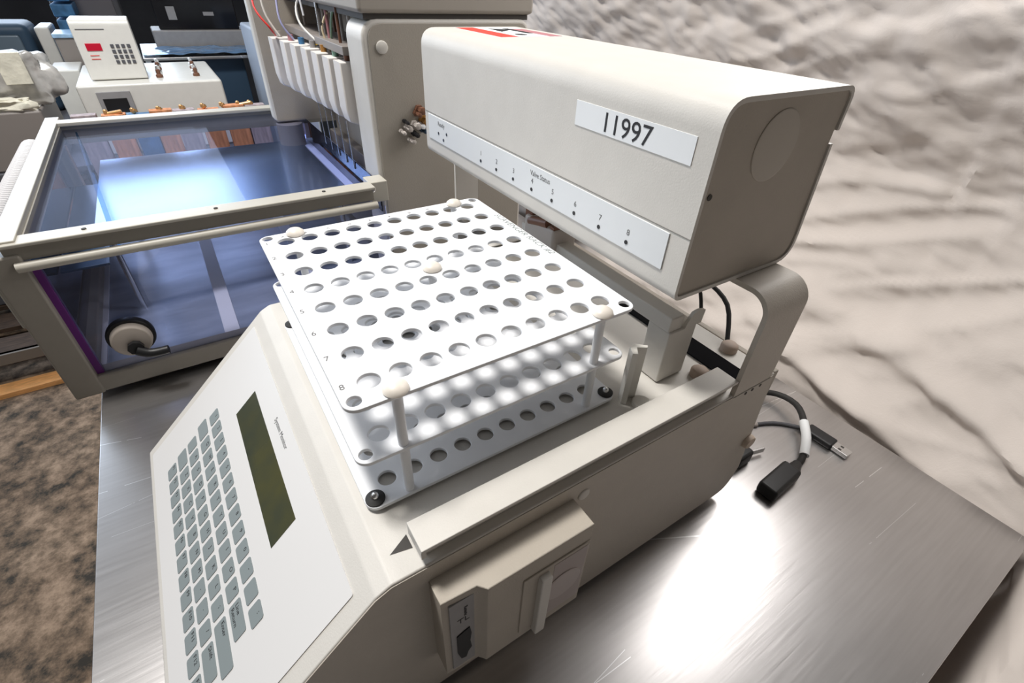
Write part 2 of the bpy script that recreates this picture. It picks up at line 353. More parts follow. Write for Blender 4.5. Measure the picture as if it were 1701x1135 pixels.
# ------------------------------------------------------------------ tube rack
RK = thing('test_tube_rack', 'white three tier tube rack with ten by eight holes on the sampler deck', 'rack', (4.5, 5.25, -4.85))
for z, r, rs in ((0, .35, .22), (-2.285, .35, .22), (-4.585, .32, 0)):
    loops = [rrect(-1.0, 9.97, -1.02, 11.46, .42)] + [circ(i, j * 1.506, r) for i in range(10) for j in range(8)]
    if rs: loops += [circ(x, y, rs, 24) for x in (-.65, 9.65) for y in (-.62, 11.16)]
    pl = plate(loops, z - .13, z, .02).build('shelf_plate', white, RK, smooth=True)
    if z == 0:
        t = MB()
        for j in range(8): text(t, str(8 - j), (-.86, j * 1.506 - .02, .004), (1, 0, 0), (0, 1, 0), .34, .004)
        for i in range(10): text(t, chr(65 + i), (i - .1, 11.0, .004), (1, 0, 0), (0, 1, 0), .2, .004)
        t.build('row_numbers', inkg, pl)
        t = MB(); text(t, 'SCAVENGER RACK #2', (9.62, 8.9, .004), (0, -1, 0), (1, 0, 0), .42, .003, sx=1.18, shear=.2); t.build('handwriting', inkf, pl)
for x, y in ((.52, -.78), (8.45, -.74), (.52, 11.1), (8.45, 11.0), (4.5, 5.25)):
    p = MB().cyl((x, y, -4.6), (x, y, -.13), .17, seg=24).build('post', ivory if False else white, RK)
    MB().lathe((x, y, 0), [(.10, -.02), (.36, 0), (.40, .06), (.37, .15), (.26, .24), (.12, .28), (.01, .285)]).build('post_cap', ivory, p)
for x, y in ((-.65, -.62), (9.65, -.62), (-.65, 11.12), (9.65, 11.12)):
    f_ = MB().lathe((x, y, -4.85), [(.22, 0), (.22, .26), (.33, .275), (.33, .33), (.22, .37), (.13, .38)]).build('foot', rubber, RK)
    MB().lathe((x, y, -4.48), [(.14, 0), (.13, .1), (.09, .18), (.01, .2)], seg=16).build('screw', steelp, f_)

# ------------------------------------------------------------------ autosampler under the rack
A = thing('autosampler', 'putty coloured sampler with sloped keyboard and overhead valve head, nearest the camera', 'instrument', (5, 5.25, -15))
YN, YF = -3.5, 14.0
sidec = mat('shaded_putty_coat', (.50, .455, .395), .5, bump=.25, bscale=800, var=.02)  # darker putty: shade of the near side and near arm put into the colour
prof = roundpoly([(17.9, -4.85), (-1.25, -4.85), (-1.75, -5.1), (-9.2, -12.05), (-9.2, -14.45), (18.7, -14.45), (19.2, -12.6)], [.1, .3, .5, .25, .2, 1.2, .6])
MB().prism(prof, 'xz', YN, YF, .07).build('chassis', putty, A)
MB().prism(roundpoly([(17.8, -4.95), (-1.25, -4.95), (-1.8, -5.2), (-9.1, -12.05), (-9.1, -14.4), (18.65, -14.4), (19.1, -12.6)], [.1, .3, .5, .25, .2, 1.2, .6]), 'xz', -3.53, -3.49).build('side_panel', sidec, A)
MB().box(13.3, 16.4, 13.9, 21.5, -14.4, -4.98, .1).build('rear_housing', mat('dark_housing', (.13, .12, .105), .6), A)
for x, y in ((-7.5, -2), (-7.5, 12.5), (16.5, -2), (16.5, 12.5)): MB().cyl((x, y, -15), (x, y, -14.4), .7, .8).build('foot', rubber, A)
MB().box(-.3, 17.6, -1.12, 12.8, -4.9, -4.852, .01).build('deck_plate', putty, A)
for y0, y1 in ((-3.5, -2.35), (12.85, 14.0)):
    n_ = y0 < 0; xe = 14.72 if n_ else 17.9
    r_ = MB().box(-.22, xe, y0, y1, -4.14, -3.98, .03); yi = y0 + .35 if n_ else y1 - .35
    r_.box(-.02, xe, min(yi, y1 if n_ else y0), max(yi, y1 - .05 if n_ else y0), -4.86, -4.05); r_.box(-.22, -.06, y0 + .06, y1 - .06, -4.5, -4.1)
    r_.build('side_rail', putty, A)
MB().prism([(-.95, -2.60), (-.24, -2.20), (-.24, -2.74)], 'xy', -5.0, -4.843).build('notch_shade', dark, A)  # solid dark wedge, paints the shade inside the open corner
# supporting arms, bent inwards under the head
def arm(x0, x1, sgn, yo, yin):
    path = [(yin, .22)] + [(yo + sgn * 1.05 - sgn * 1.05 * math.sin(a), .22 - 1.05 + 1.05 * math.cos(a)) for a in [math.radians(9 * k) for k in range(11)]] + [(yo, -5.0)]
    return MB().sheet(path, -.22 * sgn, 'yz', x0, x1)
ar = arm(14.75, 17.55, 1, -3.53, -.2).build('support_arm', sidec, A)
h = MB()
for x in (15.75, 16.25, 16.85): h.cyl((x, -3.545, -5.15), (x, -3.4, -5.15), .09, seg=12)
h.build('screw_hole', dark, ar)
arm(13.75, 15.65, -1, 21.4, 18.2).build('support_arm', putty, A)
# control panel on the slope
t_ = Vector((-9.2 + 1.75, 0, -12.05 + 5.1)).normalized(); nrm = Vector((-t_.z, 0, t_.x)); nrm = nrm if nrm.z > 0 else -nrm
def SM(u, y, h=0): return Vector((-1.75, 0, -5.1)) + t_ * u + nrm * h + Vector((0, y, 0))
# local frame: X = up-slope, so text reads towards -Y with tops up the slope
def slab(u0, u1, y0, y1, h0, h1, r=0.0):
    L = rrect(u0, u1, y0, y1, r, 4) if r > 0 else [(u0, y0), (u1, y0), (u1, y1), (u0, y1)]
    b = bmesh.new(); A_ = [b.verts.new(SM(u, y, h0)) for u, y in L]; B_ = [b.verts.new(SM(u, y, h1)) for u, y in L]; n = len(L)
    b.faces.new(A_[::-1]); b.faces.new(B_)
    for i in range(n): b.faces.new((A_[i], A_[(i + 1) % n], B_[(i + 1) % n], B_[i]))
    bmesh.ops.recalc_face_normals(b, faces=b.faces); return b
kp = MB(); kp._merge(slab(.70, 9.85, -2.8, 13.4, -.02, .035, .08)); kp = kp.build('keyboard_overlay', overlay, A)
tt = MB(); text(tt, 'System Monitor', SM(1.38, 6.42, .036), (0, -1, 0), -t_, .30, .004, sx=1.0); tt.build('panel_text', ink, kp)
q = MB(); q._merge(slab(1.90, 3.38, 1.36, 9.2, .02, .045)); q.build('display', lcd, kp)
legends = [['1', '2', '3', '4', '5', '6', '7', '8', '9', '0', '-', '', ':'], ['', 'Q', 'W', 'E', 'R', 'T', 'Y', 'U', 'I', 'O', 'P', ''], ['', 'A', 'S', 'D', 'F', 'G', 'H', 'J', 'K', 'L', ';', 'Enter'], ['', 'Z', 'X', 'C', 'V', 'B', 'N', 'M', ',', '.', '/', 'Shift'], ['F1', 'F2', 'F3', 'F4', 'F5', 'F6', 'F7', 'F8', 'F9', 'F10', 'F11', 'F12', 'F13']]
lg = MB()
for r_i, (u, y0, n) in enumerate(((4.80, 10.68, 13), (5.73, 10.6, 12), (6.65, 10.68, 12), (7.5, 10.35, 12), (8.36, 10.56, 13))):
    for k in range(n):
        y = y0 - (.905 if r_i in (0, 1, 4) else .915) * k; w = .36
        ya, yb = y - w, y + w
        if k == 0 and r_i in (1, 3): yb += .35
        if k == n - 1 and r_i == 1: ya = y - .95
        if k == n - 1 and r_i == 2: ya = y - 1.6
        if k == n - 1 and r_i == 3: ya = y - .95
        q = MB(); q._merge(slab(u - .34, u + .34, ya, yb, .03, .06, .09)); q.build('key', keym, kp)
        s_ = legends[r_i][k]
        if r_i == 1 and k == n - 1:
            text(lg, 'Line', SM(u - .05, yb - .12, .062), (0, -1, 0), -t_, .26, .003); text(lg, 'Return', SM(u + .22, yb - .12, .062), (0, -1, 0), -t_, .26, .003)
        elif s_: text(lg, s_, SM(u - .08, yb - (.38 if len(s_) == 1 else .12), .062), (0, -1, 0), -t_, .26, .003)
lg.build('key_legends', ink, kp)

# power and drive module on the near side
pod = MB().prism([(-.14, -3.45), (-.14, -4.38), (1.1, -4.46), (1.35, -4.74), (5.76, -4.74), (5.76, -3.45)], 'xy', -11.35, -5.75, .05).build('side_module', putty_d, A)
MB().box(.10, 1.0, -4.46, -4.36, -11.05, -6.1, .02).build('connector_plate', greyb, pod)
MB().prism([(.30, -8.45), (.62, -8.3), (.80, -8.25), (.86, -8.75), (.80, -9.3), (.86, -9.9), (.72, -10.1), (.62, -10.5), (.42, -10.4), (.30, -9.8)], 'xz', -4.50, -4.40).build('socket', black, pod)
tt = MB(); text(tt, 'Remote', (.62, -4.465, -6.6), (0, 0, -1), (1, 0, 0), .2, .004); text(tt, 'TL', (.35, -4.465, -7.6), (1, 0, 0), (0, 0, 1), .42, .004); tt.build('module_text', ink, pod)
MB().box(2.75, 5.7, -4.80, -4.72, -10.75, -6.7, .03).build('drive_bezel', putty_d, pod)
MB().box(4.05, 5.62, -4.82, -4.76, -10.6, -6.85, .03).build('drive_door', mat('smoky_panel', (.42, .36, .34), .35), pod)
MB().lathe((4.6, -4.80, -8.7), [(.85, 0), (.85, .05), (.8, .08)], '-y').build('drive_dial', mat('smoky_dial', (.50, .44, .42), .35), pod)
MB().box(3.38, 3.85, -5.05, -4.72, -11.2, -7.0, .06).build('door_handle', putty, pod)
MB().lathe((6.25, -3.5, -5.85), [(.28, 0), (.28, .05), (.24, .09), (.05, .1)], '-y').build('hole_plug', putty, A)
MB().lathe((18.4, -3.5, -9.9), [(.42, 0), (.42, .2), (.36, .3), (.05, .32)], '-y').build('hole_plug', mat('tan_plastic', (.55, .45, .36), .5), A)
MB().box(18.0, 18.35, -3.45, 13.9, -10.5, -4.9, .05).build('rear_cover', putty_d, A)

# deck fittings
MB().lathe((10.75, -1.75, -4.85), [(.42, 0), (.42, .1), (.38, .16), (.05, .18)]).build('deck_button', cream, A)
MB().box(15.3, 16.5, -3.1, 12.6, -4.81, -4.74).build('rubber_strip', mat('matt_black_foam', (.006, .006, .007), .95, spec=.1), A)
MB().prism([(9.98, -1.30), (10.15, -1.45), (10.42, -1.10), (10.78, -1.32), (10.92, -1.22), (10.5, -.85), (10.2, -.9)], 'xy', -4.85, -2.05, .03).build('rack_guide', cream, A)
tanb = mat('tan_bumper', (.45, .36, .30), .6)
for x, y in ((14.5, -1.75), (17.4, -1.2)): MB().lathe((x, y, -4.85), [(.42, 0), (.42, .3), (.3, .42), (.05, .46)]).build('deck_stop', tanb, A)
bar = MB().box(12.3, 13.1, -1.05, 10.2, -2.1, -1.38, .06).build('transfer_rail', putty, A)
MB().box(12.3, 14.0, -1.15, .1, -4.8, -2.05, .08).prism([(13.2, -2.1), (14.25, -2.1), (14.3, -1.45), (13.9, -1.35), (13.55, -1.4), (13.3, -1.8)], 'xz', -1.15, -1.0).build('rail_bracket', putty, A)
MB().box(12.0, 13.6, 6.9, 9.6, -2.4, -.6, .2).build('valve_clamp', fitting, A)
MB().cyl((12.2, 9.2, -.9), (12.2, 7.6, -.5), .25).box(12.2, 12.8, 9.1, 9.8, -1.3, -.3, .1).box(12.1, 12.5, 7.0, 7.4, -1.1, -.5, .05).build('needle_holder', brownf, A)

# overhead head
hp = [(18.03, 5.62), (18.03, 7.13), (10.97, 7.13), (10.97, .25), (18.45, .25), (17.98, 5.15)]
HB = thing if False else None
def openround(pts, rads):
    out = [pts[0]]
    for i in range(1, len(pts) - 1):
        p = Vector(pts[i]); a = (Vector(pts[i - 1]) - p).normalized(); b = (Vector(pts[i + 1]) - p).normalized(); r = rads[i - 1]
        q0 = p + a * r; q1 = p + b * r
        for k in range(9):
            u = k / 8; th = 1; out.append(tuple(q0 * (1 - u) ** 2 + p * 2 * u * (1 - u) + q1 * u * u))
    out.append(pts[-1]); return out
op = openround(hp, [.55, .95, .42, 1.15])
head = MB().sheet(op, -.16, 'xz', -1.73, 19.62).build('valve_housing', putty, A)
ip = openround([(17.8, 5.6), (17.9, 7.0), (11.1, 7.0), (11.1, .38), (18.25, .38), (17.8, 5.2)], [.5, .85, .36, 1.05])
for ya, yb in ((-1.66, -1.45), (19.35, 19.55)):
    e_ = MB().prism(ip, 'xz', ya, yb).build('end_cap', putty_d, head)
MB().lathe((14.25, -1.655, 5.45), [(1.18, 0), (1.18, .03), (1.13, .05), (.05, .05)], '-y', 48).build('blanking_disc', mat('disc_coat', (.47, .43, .37), .5), head)
MB().cyl((11.42, -1.69, 4.15), (11.42, -1.5, 4.15), .11, seg=16).build('screw_hole', dark, head)
MB().box(10.955, 10.975, -1.72, 19.6, 2.74, 2.78).build('seam', mat('seam_shadow_gap', (.25, .24, .22), .7), head)
sp = MB().box(10.92, 10.98, -.87, 19.1, 1.23, 2.67, .015).build('status_panel', strip, head)
led = MB(); tx = MB()
for k in range(8):
    y = 12.47 - 1.634 * k
    led.cyl((10.90, y, 1.54), (10.93, y, 1.54), .085, seg=14); text(tx, str(k + 1), (10.915, y + .07, 1.84), (0, -1, 0), (0, 0, 1), .34, .004)
for y, z in ((17.7, 1.78), (16.6, 1.95), (17.05, 1.52)): led.cyl((10.90, y, z), (10.93, y, z), .085, seg=14)
text(tx, 'Ready', (10.915, 17.75, 2.22), (0, -1, 0), (0, 0, 1), .36, .004)
text(tx, 'Valve Status', (10.915, 7.75, 2.2), (0, -1, 0), (0, 0, 1), .34, .004, sx=.95)
led.build('indicator_lamp', black, sp); tx.build('panel_text', inkg, sp)
st = MB().box(10.945, 10.975, -.98, 4.95, 5.03, 5.93).build('number_label', paper, head)
tt = MB(); text(tt, '11997', (10.94, 3.42, 5.14), (0, -1, 0), (0, 0, 1), .98, .006, sx=1.06); tt.build('label_digits', ink, st)
wl_ = MB().box(12.9, 17.0, 13.9, 19.1, 7.125, 7.14).build('warning_label', paper, head)
MB().box(12.95, 14.1, 13.95, 19.05, 7.14, 7.146).build('red_band', red, wl_)
MB().box(16.1, 16.95, 13.95, 18.0, 7.14, 7.146).build('faded_band', maroon, wl_)
MB().lathe((14.9, 15.0, 7.14), [(.35, 0), (.35, .008)], seg=16).prism([(14.6, 16.5), (15.9, 17.6), (14.8, 18.4)], 'xy', 7.14, 7.147).box(15.7, 16.1, 15.5, 18.3, 7.14, 7.147).build('black_symbol', ink, wl_)

# ------------------------------------------------------------------ second instrument: windowed bath with a tall cabinet
B = thing('synthesizer', 'putty coloured instrument with a windowed bath and tall side cabinet at left rear', 'instrument', (0, 38, -15))
zt = -3.3
fr = MB()
fr.box(-13.0, 8.6, 24.3, 25.7, -3.52, zt, .06)                     # front top cap
fr.box(-12.6, 14.6, 53.4, 54.9, -3.55, zt + .1, .06)               # far top cap
fr.box(-13.2, -12.1, 24.6, 56.2, -3.6, zt + .12, .06)              # left top cap
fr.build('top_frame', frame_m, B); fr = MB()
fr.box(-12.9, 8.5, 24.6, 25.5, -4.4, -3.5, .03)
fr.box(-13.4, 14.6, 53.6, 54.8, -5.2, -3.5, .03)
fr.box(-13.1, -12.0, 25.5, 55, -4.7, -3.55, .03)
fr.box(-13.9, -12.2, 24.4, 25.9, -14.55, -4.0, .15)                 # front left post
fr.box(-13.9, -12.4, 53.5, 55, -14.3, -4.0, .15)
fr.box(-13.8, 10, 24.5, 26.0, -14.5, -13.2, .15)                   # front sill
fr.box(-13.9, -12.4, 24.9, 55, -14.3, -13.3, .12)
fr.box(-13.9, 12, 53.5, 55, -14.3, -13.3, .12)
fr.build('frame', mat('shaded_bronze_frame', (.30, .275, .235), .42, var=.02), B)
MB().cyl((-12.6, 24.35, -4.68), (8.6, 24.35, -4.68), .29, seg=20).build('hinge_tube', frame_m, B)
MB().box(-12.2, 8.3, 26.2, 27.2, -4.4, -3.75, .3).build('inner_rail', greym, B)
MB().box(-14.7, -13.7, 26.5, 30, -9.6, -4.2, .12).build('side_bracket', frame_m, B)
MB().box(-13.0, -10.0, 33.0, 53, -9.2, -9.0, .03).build('side_channel', mat('deep_blue_tray', (.05, .085, .13), .25), B)
MB().box(9.0, 12.2, 30.5, 52, -6.6, -6.45, .03).build('side_ledge', mat('lavender_ledge', (.50, .54, .72), .3), B)
MB().prism([(-11.0, 53.0), (-8.2, 27.5), (-8.05, 27.5), (-10.85, 53.0)], 'xy', -5.6, -4.0).build('divider_pane', glass_mat('blue_pane', (.45, .62, .75), .1), B)
hb = MB()
for k in range(56):
    y = 27 + k * .45; b = MB().lathe((0, 0, 0), [(.86, -.15), (1.0, 0), (.86, .15)], '-y', 20); b.xf(Matrix.Translation((-14.35, y, -5.0))); me = bpy.data.meshes.new('t'); b.bm.to_mesh(me); b.bm.free(); hb.bm.from_mesh(me); bpy.data.meshes.remove(me)
hb.build('ribbed_sleeve', hose, B)
MB().box(-12.3, 9.4, 24.9, 25.0, -13.3, -5.1).build('front_window', acrylic, B)
MB().box(-12.0, 9.8, 25.6, 53.5, -3.95, -3.85).build('top_window', acrylict, B)
MB().box(-13.2, -13.1, 25.5, 54, -13.3, -4.3).build('side_window', acrylic, B)
MB().box(-12.3, 12, 54.0, 54.1, -13.3, -5.1).build('rear_window', acrylict, B)
MB().box(-12.25, -11.8, 24.86, 25.3, -13.3, -5.0, .05).build('window_seal', purple, B)
MB().box(-13.0, 10, 26, 53.5, -14.3, -14.2).build('bath_floor', mat('blue_grey_steel', (.40, .45, .53), .3, metal=.4, var=.25, vscale=6, stretch=(1, 4, 1)), B)
for x in (-12.6, -3.7, 4.3): MB().box(x - .55, x + .55, 26.2, 50, -14.2, -14.05).build('floor_strip', hose, B)
MB().box(-9.9, 8.8, 34.0, 51.2, -6.45, -6.3, .03).build('shelf_tray', mat('bright_tray', (.52, .64, .78), .27, metal=1, var=.12, vscale=5), B)
for x, y in ((-9.5, 34.6), (8.3, 34.6), (-9.5, 50.6), (8.3, 50.6)): MB().cyl((x, y, -14.2), (x, y, -6.4), .2).build('tray_leg', steelp, B)
MB().box(9.75, 9.85, 27, 53.5, -6.4, -3.95).build('side_pane', acrylic, B)
MB().cyl((8.0, 50.0, -6.8), (8.0, 50.0, -4.2), 1.35, seg=28).build('drain_cylinder', greym, B)
kn = MB().lathe((-9.4, 24.9, -10.8), [(1.35, 0), (1.38, .35), (1.3, .5)], '-y', 36).build('port_ring', black, B)
MB().lathe((-9.4, 24.45, -10.85), [(1.18, 0), (1.14, .45), (1.0, .55), (.05, .56)], '-y', 36).build('port_cap', mat('beige_cap', (.50, .44, .38), .45), kn)
MB().cyl((-9.3, 23.8, -11.2), (-9.3, 23.5, -11.2), .48, seg=8).tube([(-9.3, 23.6, -11.4), (-8.6, 23.4, -11.75), (-7.6, 23.3, -11.75)], .34, r_end=.30).build('valve_lever', black, kn)
for x in (-7.2, 7): 
    for y in (26, 52): MB().cyl((x, y, -15), (x, y, -14.25), .9, .75).build('foot', rubber, B)
for x in (-9, -2, 5): MB().lathe((x, 25.0, zt), [(.13, 0), (.13, .05)], seg=12).build('screw', dark, B)
# tall cabinet
cb = [(10.15, -14.6), (23.6, -14.6), (23.6, 6.85), (10.15, 6.85)]
side = MB().prism(roundpoly([(9.95, -14.6), (23.7, -14.6), (23.7, 7.0), (9.85, 7.0)], [.2, .4, .9, 1.3]), 'xz', 27.0, 30.6, .25, 3).build('cabinet_wall', putty, B)
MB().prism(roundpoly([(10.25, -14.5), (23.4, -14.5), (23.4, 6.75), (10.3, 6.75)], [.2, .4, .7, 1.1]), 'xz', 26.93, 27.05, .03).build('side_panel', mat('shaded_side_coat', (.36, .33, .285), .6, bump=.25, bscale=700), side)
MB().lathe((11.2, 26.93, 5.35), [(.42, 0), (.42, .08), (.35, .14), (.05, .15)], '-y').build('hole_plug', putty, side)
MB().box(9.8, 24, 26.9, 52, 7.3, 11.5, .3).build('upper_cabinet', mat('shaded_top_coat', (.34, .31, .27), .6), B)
MB().box(10.2, 23.6, 27.2, 51.5, 6.95, 7.35).build('cabinet_gap', dark, B)
MB().prism(roundpoly([(6.6, -4.0), (23.7, -4.0), (23.7, 10.0), (6.6, 10.0)], .5), 'xz', 50.2, 51.4, .15).build('cabinet_wall', cream, B)
MB().box(6.9, 20, 50.0, 50.25, -4.0, 9.5).build('inner_panel', putty_d, B)
MB().box(13.2, 13.6, 30.4, 50.2, -14.5, 9, 0).build('back_panel', putty_d, B)
MB().box(12.3, 13.5, 30.5, 50.2, -14.4, -5.2, .1).build('cabinet_base', greym, B)
for i, (px, pz0, pz1, py) in enumerate([(7.6, 1.0, 4.1, 47.4), (8.0, .95, 4.1, 44.3), (8.3, .9, 4.1, 41.6), (8.6, .85, 4.1, 39.0), (8.85, .8, 4.05, 36.6), (9.1, .7, 4.0, 34.2), (9.35, .6, 3.95, 32.0)]):
    blk = MB().prism([(px - .1, pz1), (px + 1.7, pz1), (px + 1.7, pz0 - 1.0), (px + 1.3, pz0 - 1.4), (px + .1, pz0 - .9), (px - .1, pz0)], 'xz', py - .9, py + .9, .12).build('valve_block', blockw, B)
    MB().cyl((px + .8, py, pz1), (px + .8, py, pz1 + .5), .25, seg=14).build('tube_fitting', [fitting, maroon, bluepl, greyb, amber, mat('teal_fitting', (.2, .35, .28), .5), brownf][i], blk)
MB().box(9.6, 13.3, 31, 49.8, 4.4, 5.0, .05).build('valve_mount', greym, B)
tubes = [((.75, .05, .04), [(8.0, 46.8, 4.3), (7.4, 45.5, 5.0), (6.6, 46.5, 6.6), (7.2, 48, 9)]), ((.78, .75, .68), [(8.2, 46.0, 4.3), (7.4, 46.5, 6.2), (7.5, 47, 9)]),
         ((.35, .35, .55), [(9.0, 44, 4.2), (8.2, 44.5, 5.8), (8.8, 46, 9)]), ((.85, .84, .8), [(9.9, 38.5, 4.4), (8.9, 40, 5.8), (9.2, 40.5, 7.4), (10.5, 38, 8.5), (12, 36, 8)]),
         ((.7, .5, .08), [(9.6, 39.2, 4.3), (10.2, 37.5, 4.6), (10.8, 36.2, 4.5)]), ((.25, .42, .3), [(10.5, 37, 4.4), (10.3, 35.2, 6.5), (11, 34.5, 8.5)]),
         ((.86, .85, .82), [(10.6, 36.5, 6.8), (10.2, 38.5, 8.9)]), ((.72, .6, .4), [(10.2, 36.6, 4.0), (9.9, 36.9, 5.6), (10.4, 36.6, 6.8)]), ((.82, .82, .84), [(9.8, 42, 6.2), (9.7, 42.4, 9)]), ((.86, .85, .86), [(10.6, 40, 5.7), (10.6, 40.4, 9)]), ((.8, .8, .82), [(11.2, 36.0, 5.2), (11.1, 36.8, 8.5)])]
for i, (c, p) in enumerate(tubes): MB().tube(p, .09, 8, 6).build('plastic_tube', mat('tube_colour_%d' % i, c, .35), B)
rnd = random.Random(4)
for k in range(11):
    x = 9.9 + rnd.random() * 2.6; y = 31.5 + k * 1.7
    MB().cyl((x, y, 4.9), (x + .05, y + .2, 8.8), .13, seg=10).build('supply_line', [fitting, brownf, greyb, maroon, steelp][k % 5], B)
for k in range(5): MB().cyl((9.6, 33 + 2.2 * k, -.6), (9.7, 33 + 2.2 * k, -4.6), .05, seg=8).build('drip_needle', steelp, B)
# messy tube fittings on the cabinet side
for k, (x, z, r, m_) in enumerate(((13.6, 1.2, .42, brownf), (13.9, .45, .45, amber), (13.15, .15, .38, fitting), (12.5, .0, .32, fitting), (12.35, .45, .2, black), (13.05, -.5, .28, black), (12.7, -.95, .3, fitting), (13.35, .95, .3, brownf), (13.75, -.3, .24, navy), (12.0, -.25, .22, fitting), (13.55, .1, .3, white))):
    MB().lathe((x, 26.93, z), [(r * .8, 0), (r * .8, .3), (r * .5, .32), (r * .5, .6), (r * .7, .62), (r * .65, .95), (r * .2, 1.0)], '-y', 6).build('tube_fitting', m_, B)
MB().box(8.5, 9.9, 25.3, 26.9, -4.9, -3.3, .08).build('hinge_bracket', frame_m, B)
MB().lathe((8.5, 25.0, -3.6), [(.25, 0), (.25, .3), (.1, .4)], '-y', 12).build('screw', steelp, B)

# ------------------------------------------------------------------ loose cables on the table
k_ = thing('power_cord', 'black cord ending in a black socket with a white tag, on the steel table', 'cable', (24, -3, -15))
MB().tube([(18.6, 1.5, -13.6), (22, 1.6, -13.6), (26, 1.2, -14.1), (28.9, .2, -14.4), (29.1, -1.6, -14.15), (27.6, -3.2, -14.15), (25.6, -4.5, -14.6), (24.4, -4.75, -14.72)], .22).build('cord', rubber, k_)
MB().tube([(27.9, -2.95, -14.14), (26.8, -3.85, -14.28), (25.6, -4.55, -14.58)], .3, 12).build('tag', paper, k_)
MB().tube([(24.6, -4.7, -14.65), (23.6, -4.9, -14.6)], .28, 12, r_end=.5).box(20.7, 23.7, -5.5, -4.3, -14.98, -14.05, .2, rotz=.06).build('socket', black, k_)
k_ = thing('usb_cable', 'thin grey cable ending in a black data plug with bright metal tip', 'cable', (26, -3, -15))
MB().tube([(18.6, .6, -13.8), (21, -.1, -14.6), (24.2, -.6, -14.88), (26.8, -1.6, -14.88), (28.2, -3.0, -14.86)], .13).build('cord', greyd, k_)
MB().tube([(22.5, -.3, -14.8), (24.6, -.7, -14.85), (25.6, -1.1, -14.85)], .17, 10).build('sleeve', mat('clear_sleeve', (.5, .45, .42), .3), k_)
MB().tube([(28.1, -2.9, -14.8), (28.3, -3.3, -14.75)], .2, 10, r_end=.36).box(27.85, 28.85, -5.1, -3.2, -14.98, -14.5, .15, rotz=.05).build('plug_body', black, k_)
u_ = MB().box(28.05, 28.75, -6.1, -5.0, -14.9, -14.6, .02).build('plug_shell', steelp, k_)
MB().box(28.15, 28.3, -5.6, -5.4, -14.61, -14.59).box(28.5, 28.65, -5.6, -5.4, -14.61, -14.59).build('plug_window', dark, u_)
k_ = thing('mains_plug', 'small black mains plug with two bright prongs behind the sampler', 'plug', (22.3, -2.4, -15))
MB().box(20.9, 22.4, -2.9, -1.2, -14.98, -13.9, .2).build('plug_body', black, k_)
for y in (-2.75, -1.7): MB().box(22.3, 23.7, y, y + .14, -14.75, -14.35, .03, rotz=-.25).build('prong', steelp, k_)
k_ = MB().tube([(17.6, -.9, -4.6), (18.6, .3, -3.4), (18.8, 2.0, -2.9), (18.5, 3.4, -3.0)], .12).tube([(18.5, 1.5, -4.6), (18.6, 2.2, -3.3), (18.5, 3.5, -3.1)], .1).build('rear_lead', rubber); k_.parent = A
k_.location = (k_.location - A.location)

# ------------------------------------------------------------------ background
P = thing('white_instrument', 'long white instrument with a dark opening in its front, beyond the bath', 'instrument', (-4, 88, -13))
MB().box(-12.3, 5.0, 79, 98, -13, -4.05, .35).build('case', cream, P)
MB().box(-10.4, -6.6, 78.7, 79.1, -12.5, -4.9, .05).build('opening_frame', greyb, P)
MB().box(-9.9, -7.2, 78.6, 78.8, -8.9, -5.7, .03).build('opening', black, P)
MB().box(-9.2, -7.3, 77.6, 78.8, -8.3, -7.5, .1).build('inner_slide', bluelt, P)
for x in (-2.5, 2.2):
    for k in range(4): MB().lathe((x + k * .1, 83 + k * 3.6, -4.05), [(.45, 0), (.45, .3), (.25, .45), (.3, 1.0), (.05, 1.1)], seg=14).build('valve_stem', steelp if k % 2 else brownf, P)
Q = thing('keypad_unit', 'white box with a red display and keypad standing on the white instrument', 'instrument', (-7, 84, -4.05))
bx = MB().prism(roundpoly([(82.0, -3.95), (89, -3.95), (89, 3.0), (82.6, 3.0)], [.2, .2, .4, .8]), 'yz', -10.5, -3.9, .15)
bx.build('case', cream, Q)
sl_ = lambda z: 82.0 + .6 * (z + 3.95) / 6.95
MB().box(-9.6, -7.9, sl_(-.1) - .12, sl_(-.1) + .3, -.5, .35, .03).build('display', redlcd, Q)
for r_ in range(4):
    for c_ in range(4): MB().box(-6.9 + c_ * .62, -6.5 + c_ * .62, sl_(-.2 - r_ * .62) - .1, sl_(0) + .2, -.2 - r_ * .62, .22 - r_ * .62, .03).build('key', greyd, Q)
MB().box(-10.0, -6.9, sl_(1.9) - .04, sl_(1.9) + .2, 1.85, 1.97).build('printed_line', inkg, Q)
MB().box(-9.5, -8.5, sl_(-1) - .05, sl_(-1) + .2, -1.1, -1.02).box(-9.5, -8.5, sl_(-1.5) - .06, sl_(-1.5) + .2, -1.5, -1.42).build('red_line', red, Q)
q = MB().box(-16.2, -12.5, 94, 103, -13, -4.2, .2).build('white_case', cream); tag(q, 'low white case behind the keypad unit, left of it', 'case')
# bench that carries them
q = thing('lab_bench', 'low dark bench carrying the white instruments beyond the steel table', 'bench', (-5, 100, -57))
MB().box(-25, 5.4, 75.5, 103.4, -13.8, -13.0, .1).build('benchtop', greyd, q)
for x in (-24, 4.4):
    for y in (76.5, 102.4): MB().box(x - .8, x + .8, y - .8, y + .8, -57, -13.8).build('leg', greyd, q)
q = thing('rear_bench', 'low dark bench at far left carrying the blue monitor and grey case', 'bench', (-15, 120, -57))
MB().box(-25, -4.8, 103.8, 146, -13.8, -13.0, .1).build('benchtop', greyd, q)
for x in (-24, -5.8):
    for y in (104.8, 145): MB().box(x - .8, x + .8, y - .8, y + .8, -57, -13.8).build('leg', greyd, q)
q = thing('grey_cabinet', 'mushroom grey box at the left edge with a foil bag on top', 'cabinet', (-24, 82, -13))
MB().box(-24.8, -16.4, 76, 90, -13, -6.1, .3).build('case', greym, q); MB().box(-24.6, -16.6, 76.2, 89.8, -6.15, -6.0).build('lid', cream, q)
